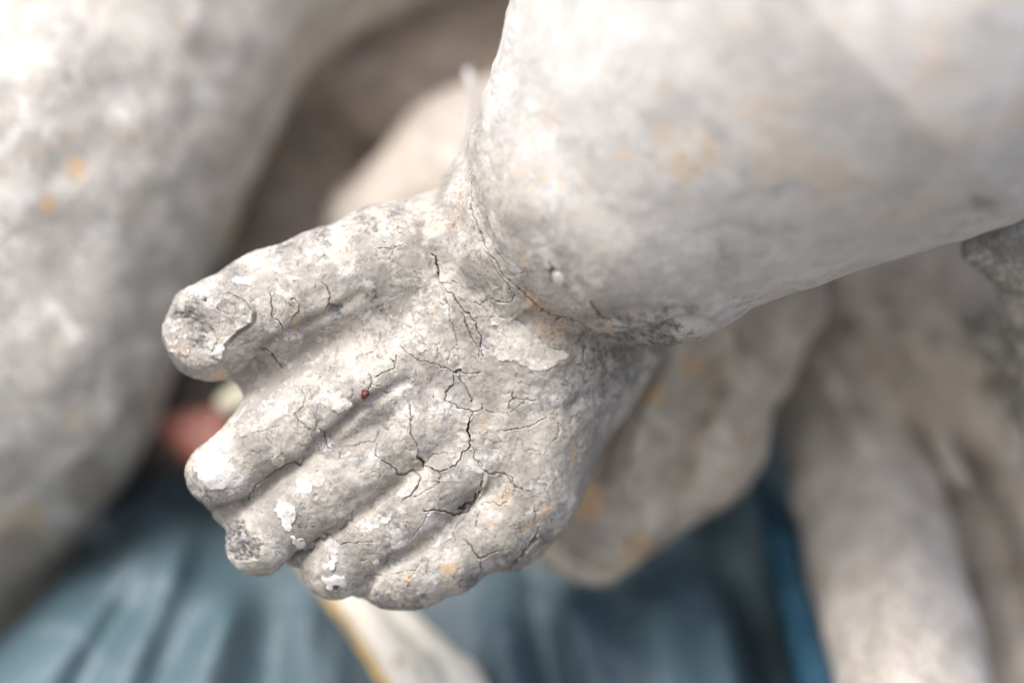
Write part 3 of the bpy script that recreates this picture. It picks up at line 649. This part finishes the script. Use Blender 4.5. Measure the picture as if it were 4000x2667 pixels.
shade_hollow = body('shade_hollow', [  # recess backing, its shade put into the colour
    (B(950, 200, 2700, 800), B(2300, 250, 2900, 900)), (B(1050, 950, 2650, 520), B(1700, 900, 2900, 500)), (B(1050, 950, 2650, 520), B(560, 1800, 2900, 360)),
    (B(2300, 250, 3000, 900), (2600, -4800, 3600, 1700)),  # unseen extension upwards, added to keep light out of the recess
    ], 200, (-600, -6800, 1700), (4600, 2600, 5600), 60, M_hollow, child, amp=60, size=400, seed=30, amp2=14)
limb = body('leg', [
    (B(1540, 930, 1950, 330), B(1860, 660, 1950, 350)), (B(1860, 660, 1950, 350), B(2400, 520, 2000, 470)),
    ], 120, (900, -600, 900), (3600, 1800, 2800), 30, M_limb, child, seed=5)
lobe = body('drapery_fold', [
    (B(2850, 1150, 1500, 420), B(2640, 1700, 1350, 330)), (B(2640, 1700, 1350, 330), B(2300, 2080, 1250, 230)),
    (B(2420, 1500, 1150, 130), B(2300, 2000, 1100, 90), 90), (B(2560, 1300, 1100, 70), B(2500, 2050, 1050, 60), 90),
    (B(2000, 2080, 1200, 60), B(2250, 2180, 1150, 60), 120),
    ], 200, (1700, 300, 700), (3900, 2800, 2300), 26, M_lobe, child, amp=28, seed=8, furrows=[([(2640, 1330), (2500, 1600), (2440, 2000)], 45, -130), ([(2560, 1400), (2420, 1650), (2350, 1900)], 40, 120), ([(2130, 2060), (2280, 2180), (2380, 2260)], 35, 100), ([(2800, 1400), (2690, 1700), (2560, 2000)], 60, 110), ([(2200, 1950), (2350, 2110)], 35, -90)], stain_shade=[(2900, 1350, 70, 2, .6), (2700, 1420, 60, 3, .7), (2480, 1500, 60, 2, .5), (2820, 1550, 60, 2, .5), (2420, 1720, 60, 2, .35), (2150, 2150, 50, 3, .5), (2290, 1960, 75, 3, 1.6), (2240, 1870, 60, 3, 1.0), (2500, 2130, 55, 3, .9), (2560, 1540, 45, 3, .9), (2740, 1640, 70, 2, .5), (2650, 1600, 50, 2, .4), (2450, 2180, 60, 3, .6)])
cloth = body('draped_cloth', [
    (B(3320, 1500, 2150, 300), B(3620, 2900, 950, 330)), (B(3150, 1500, 2050, 150), B(3440, 2750, 1050, 180)),
    (B(3250, 1150, 2000, 300), B(3500, 1500, 2050, 330)),
    (B(3190, 1400, 1650, 40), B(3480, 1950, 1450, 66), 110), (B(3480, 1950, 1450, 66), B(3600, 2900, 640, 110), 140),
    (B(3720, 1250, 1750, 330), B(4180, 1850, 1650, 290), 90), (B(4180, 1850, 1650, 290), B(4420, 3100, 1500, 300), 120),
    (B(4000, 2350, 1750, 130), B(4060, 3000, 1600, 160), 60), (B(3880, 2300, 1850, 90), B(3900, 3000, 1700, 110), 50),
    (B(3950, 1400, 2300, 480), B(4000, 3000, 2400, 520), 80), (B(3000, 1000, 2200, 330), B(3600, 900, 2200, 400)), (B(3450, 1050, 1750, 330), (4100, -2600, 2200, 1300)), (B(3900, 1150, 1600, 380), (4600, -2600, 2200, 1300)),  # last two cones rise unseen, added to cut light from above
    (B(3560, 1500, 1640, 50), B(3760, 1880, 1560, 50), 60),
    ], 140, (2300, -1500, 300), (5600, 3500, 3400), 36, M_cloth, child, amp=24, seed=12, furrows=[([(3310, 1040), (3400, 1200), (3500, 1400)], 40, 330), ([(3740, 1650), (3830, 1900), (3990, 2230)], 50, 380), ([(3180, 1380), (3300, 1580), (3440, 1760)], 45, -190), ([(3440, 1760), (3560, 2200), (3660, 2667)], 85, -150), ([(3260, 1980), (3330, 2300), (3420, 2700)], 50, 110), ([(3600, 1500), (3700, 1640), (3900, 1800)], 60, -140), ([(3880, 2250), (3960, 2667)], 40, 160), ([(3050, 1250), (3180, 1330)], 60, 200), ([(3650, 1420), (3560, 1330)], 60, 120)], stain_shade=[(3520, 1120, 240, 2, .4), (3760, 1280, 180, 2, .38), (3450, 1380, 160, 3, .4), (3180, 1300, 130, 2, .4), (3280, 1700, 60, 2, .3), (3650, 1300, 60, 2, .5), (3300, 1270, 70, 2, .7), (3450, 1170, 50, 2, .7), (3510, 1260, 40, 2, .8), (3870, 1500, 60, 2, .6), (3350, 2080, 40, 3, .5), (3480, 1450, 60, 3, .4)])  # among the stains, broad dark patches paint shade under the arm
rough = body('crumbled_edge', [
    (B(3815, 985, 380, 50), B(4120, 930, 420, 190)), (B(3890, 1010, 420, 60), B(4150, 1080, 480, 190)), (B(3950, 1100, 560, 80), B(4110, 1330, 700, 130)), (B(4110, 1330, 700, 130), B(4150, 1750, 900, 160)),
    (B(3830, 1250, 1100, 90), B(4100, 1500, 1000, 200)),
    ], 90, (3500, 600, 0), (4900, 2400, 1500), 16, M_rough, child, amp=30, size=110, seed=15, amp2=10)

# ------------------------------------------------------------------ the blue robe behind, with its gilt and cream band
robed = thing('robed_statue', 'blurred blue green painted robe with deep folds and a cream band, behind the hand', 'statue', Q(1900, 3300, 2600))
FO = [  # fold crests: photograph points, half width, height (negative = a furrow)
 ([(352, 2108), (126, 2404), (25, 2561), (-120, 2800)], 95, 230), ([(617, 2032), (535, 2171), (378, 2391), (239, 2592), (120, 2800)], 58, 190),
 ([(642, 1837), (604, 1960)], 45, 170), ([(743, 1982), (680, 2171), (598, 2404), (503, 2592), (430, 2800)], 72, 260),
 ([(931, 2246), (868, 2435), (787, 2662), (740, 2850)], 100, 290), ([(1190, 2300), (1200, 2800)], 60, 110),
 ([(1300, 2500), (1330, 2850)], 50, 90), ([(2190, 2250), (2270, 2450), (2390, 2800)], 60, 190), ([(2050, 2200), (2090, 2350), (2180, 2800)], 40, -120),
 ([(1950, 2300), (2010, 2800)], 60, 130), ([(2560, 2250), (2590, 2500), (2640, 2850)], 120, 170), ([(2800, 2330), (2860, 2500), (2930, 2800)], 55, 210),
 ([(2800, 1900), (2850, 2100), (2960, 2400), (3060, 2800)], 85, -520),
]
xs = np.arange(-900, 5000, 26.0); vs = np.arange(-300, 3500, 26.0)
gx, gv = np.meshgrid(xs, vs, indexing='ij'); P = np.stack([gx.ravel(), gv.ravel()], 1).astype(np.float32)
dep = 1900 - (P[:, 1] - 2000) * .95; dep = np.clip(dep, 900, 2700) + 500 * np.clip((2250 - P[:, 1]) / 450, 0, 1) ** 1.5 + 700 * np.exp(-((P[:, 0] - 2830) / 170) ** 2) * np.clip((2300 - P[:, 1]) / 300, 0, 1)
sl = (P @ np.array([-.78, -.62], np.float32)) - np.array([640, 1690]) @ np.array([-.78, -.62])      # left of the body's lower edge the cloth falls back behind it
dep += 2900 * (lambda t: t * t * (3 - 2 * t))(np.clip((sl + 170) / 620, 0, 1)) + 1800 * np.clip((P[:, 0] - 3230) / 300, 0, 1)
for pts, wd, ht in FO:
    q = np.array(pts, np.float32); d, t = seg_dist(P, q); wl = wd * (.75 + .5 * t)
    dep -= ht * 1.4 * np.exp(-(d / (wl * 1.25)) ** 2) * np.minimum(1, np.minimum(t * 4 + .1, 1))
V3 = np.stack([*(Q(P[:, 0], P[:, 1], dep)[:2]), dep], 1).astype(np.float32)
V3[:, 2] += fbm(V3, 300, 3, 60) * 16
dg = V3[:, 2].reshape(len(xs), len(vs))
for _ in range(3):
    p_ = np.pad(dg, 1, mode='edge'); dg = (p_[1:-1, 1:-1] * 2 + p_[:-2, 1:-1] + p_[2:, 1:-1] + p_[1:-1, :-2] + p_[1:-1, 2:]) / 6
V3[:, 2] = dg.ravel()
nx, nv = len(xs), len(vs); ii = (np.arange(nx - 1)[:, None] * nv + np.arange(nv - 1)[None]).ravel()
Fq = np.stack([ii, ii + nv, ii + nv + 1, ii + 1], 1)
robe = mesh_obj('robe', V3, Fq, M_robe, robed)
sm = robe.modifiers.new('thickness', 'SOLIDIFY'); sm.thickness = 120 * S; sm.offset = -1
band = body('band', [(B(1250, 2180, 1500, 50), B(1610, 2667, 1060, 112)), (B(1610, 2667, 1060, 112), B(1800, 3000, 850, 140)),
    (B(1400, 2260, 1520, 50), B(1800, 2660, 1110, 90)), (B(1800, 2660, 1110, 90), B(1950, 2950, 900, 120))], 60,
    (700, 1900, 500), (2400, 3600, 2000), 20, M_staff, robed, amp=10, seed=20)
hem = body('gilt_edge', [(B(1160, 2190, 1470, 17), B(1310, 2380, 1270, 19)), (B(1310, 2380, 1270, 19), B(1500, 2667, 1000, 20)), (B(1500, 2667, 1000, 20), B(1690, 3000, 750, 24))], 20,
    (700, 1900, 500), (2000, 3600, 2000), 14, M_gilt, robed, amp=4, seed=22)
M_blue = simple('bright_blue_paint', (0.015, 0.065, 0.11), (0.03, 0.10, 0.155), 200, .4)
edge_ = body('blue_border', [(B(2970, 1880, 2000, 40), B(3060, 2150, 1600, 75)), (B(3060, 2150, 1600, 75), B(3215, 2800, 950, 85))], 60,
    (2400, 1500, 500), (4000, 3600, 2500), 20, M_blue, robed, amp=8, seed=24)
red = body('red_lining', [(B(720, 1700, 1750, 80), B(860, 1780, 1750, 100)), (B(650, 1660, 1800, 50), B(1000, 1640, 1750, 90))], 60,
    (100, 1300, 1400), (1500, 2200, 2200), 20, M_red, robed, seed=25)
pal = body('cream_cuff', [(B(885, 1580, 1600, 55), B(1080, 1500, 1600, 75))], 60,
    (300, 1200, 1400), (1500, 1900, 2000), 20, M_pale, robed, seed=26)

# ------------------------------------------------------------------ small things
def tube(name, pts, r, mat, n=8):
    pts = np.array(pts, float); V, F = [], []
    for k, p in enumerate(pts):
        t = pts[min(k + 1, len(pts) - 1)] - pts[max(k - 1, 0)]; t /= np.linalg.norm(t)
        a = np.cross(t, (0, 0, 1)); a /= np.linalg.norm(a) + 1e-9; b = np.cross(t, a)
        rr = r[k] if hasattr(r, '__len__') else r
        for j in range(n):
            an = 2 * math.pi * j / n; V.append(p + rr * (math.cos(an) * a + math.sin(an) * b))
    for k in range(len(pts) - 1):
        for j in range(n):
            F.append((k * n + j, k * n + (j + 1) % n, (k + 1) * n + (j + 1) % n, (k + 1) * n + j))
    return mesh_obj(name, np.array(V, np.float32), F, mat)
th = tube('thread', [Q(1825, 270, 1080), Q(1835, 310, 1070), Q(1852, 400, 1070), Q(1835, 520, 1070), Q(1790, 640, 1080), Q(1700, 800, 1100)], [14, 22, 18, 16, 14, 12], M_thread)
th['label'] = 'blurred pale thread hanging in the dark gap beside the forearm'; th['category'] = 'thread'

def crumb(px, py, r):
    i = np.argmin(np.linalg.norm(P2 - np.array([px, py]), axis=1) + (N[:, 2] > 0) * 1e6)
    c = V[i] + N[i] * r * .55
    ph = (1 + 5 ** .5) / 2
    ico = np.array([(-1, ph, 0), (1, ph, 0), (-1, -ph, 0), (1, -ph, 0), (0, -1, ph), (0, 1, ph), (0, -1, -ph), (0, 1, -ph), (ph, 0, -1), (ph, 0, 1), (-ph, 0, -1), (-ph, 0, 1)]) / 1.9
    F = [(0, 11, 5), (0, 5, 1), (0, 1, 7), (0, 7, 10), (0, 10, 11), (1, 5, 9), (5, 11, 4), (11, 10, 2), (10, 7, 6), (7, 1, 8), (3, 9, 4), (3, 4, 2), (3, 2, 6), (3, 6, 8), (3, 8, 9), (4, 9, 5), (2, 4, 11), (6, 2, 10), (8, 6, 7), (9, 8, 1)]
    ico = ico * (1 + .25 * rng.normal(size=(12, 1)))
    return (c + ico * r).astype(np.float32), F
v_, f_ = crumb(1427, 1540, 19)
cr = mesh_obj('crumb', v_, f_, M_crumb, smooth=False)
cr['label'] = 'tiny dark red crumb stuck in a crack below the index knuckle'; cr['category'] = 'crumb'

# ground far below, out of the picture
gm = bpy.data.meshes.new('ground'); g = 30
gm.from_pydata([(-g, -g, 0), (g, -g, 0), (g, g, 0), (-g, g, 0)], [], [(0, 1, 2, 3)]); gm.materials.append(M_ground)
go = bpy.data.objects.new('ground', gm); C.objects.link(go); go['kind'] = 'structure'
print('done', time.time() - T0)
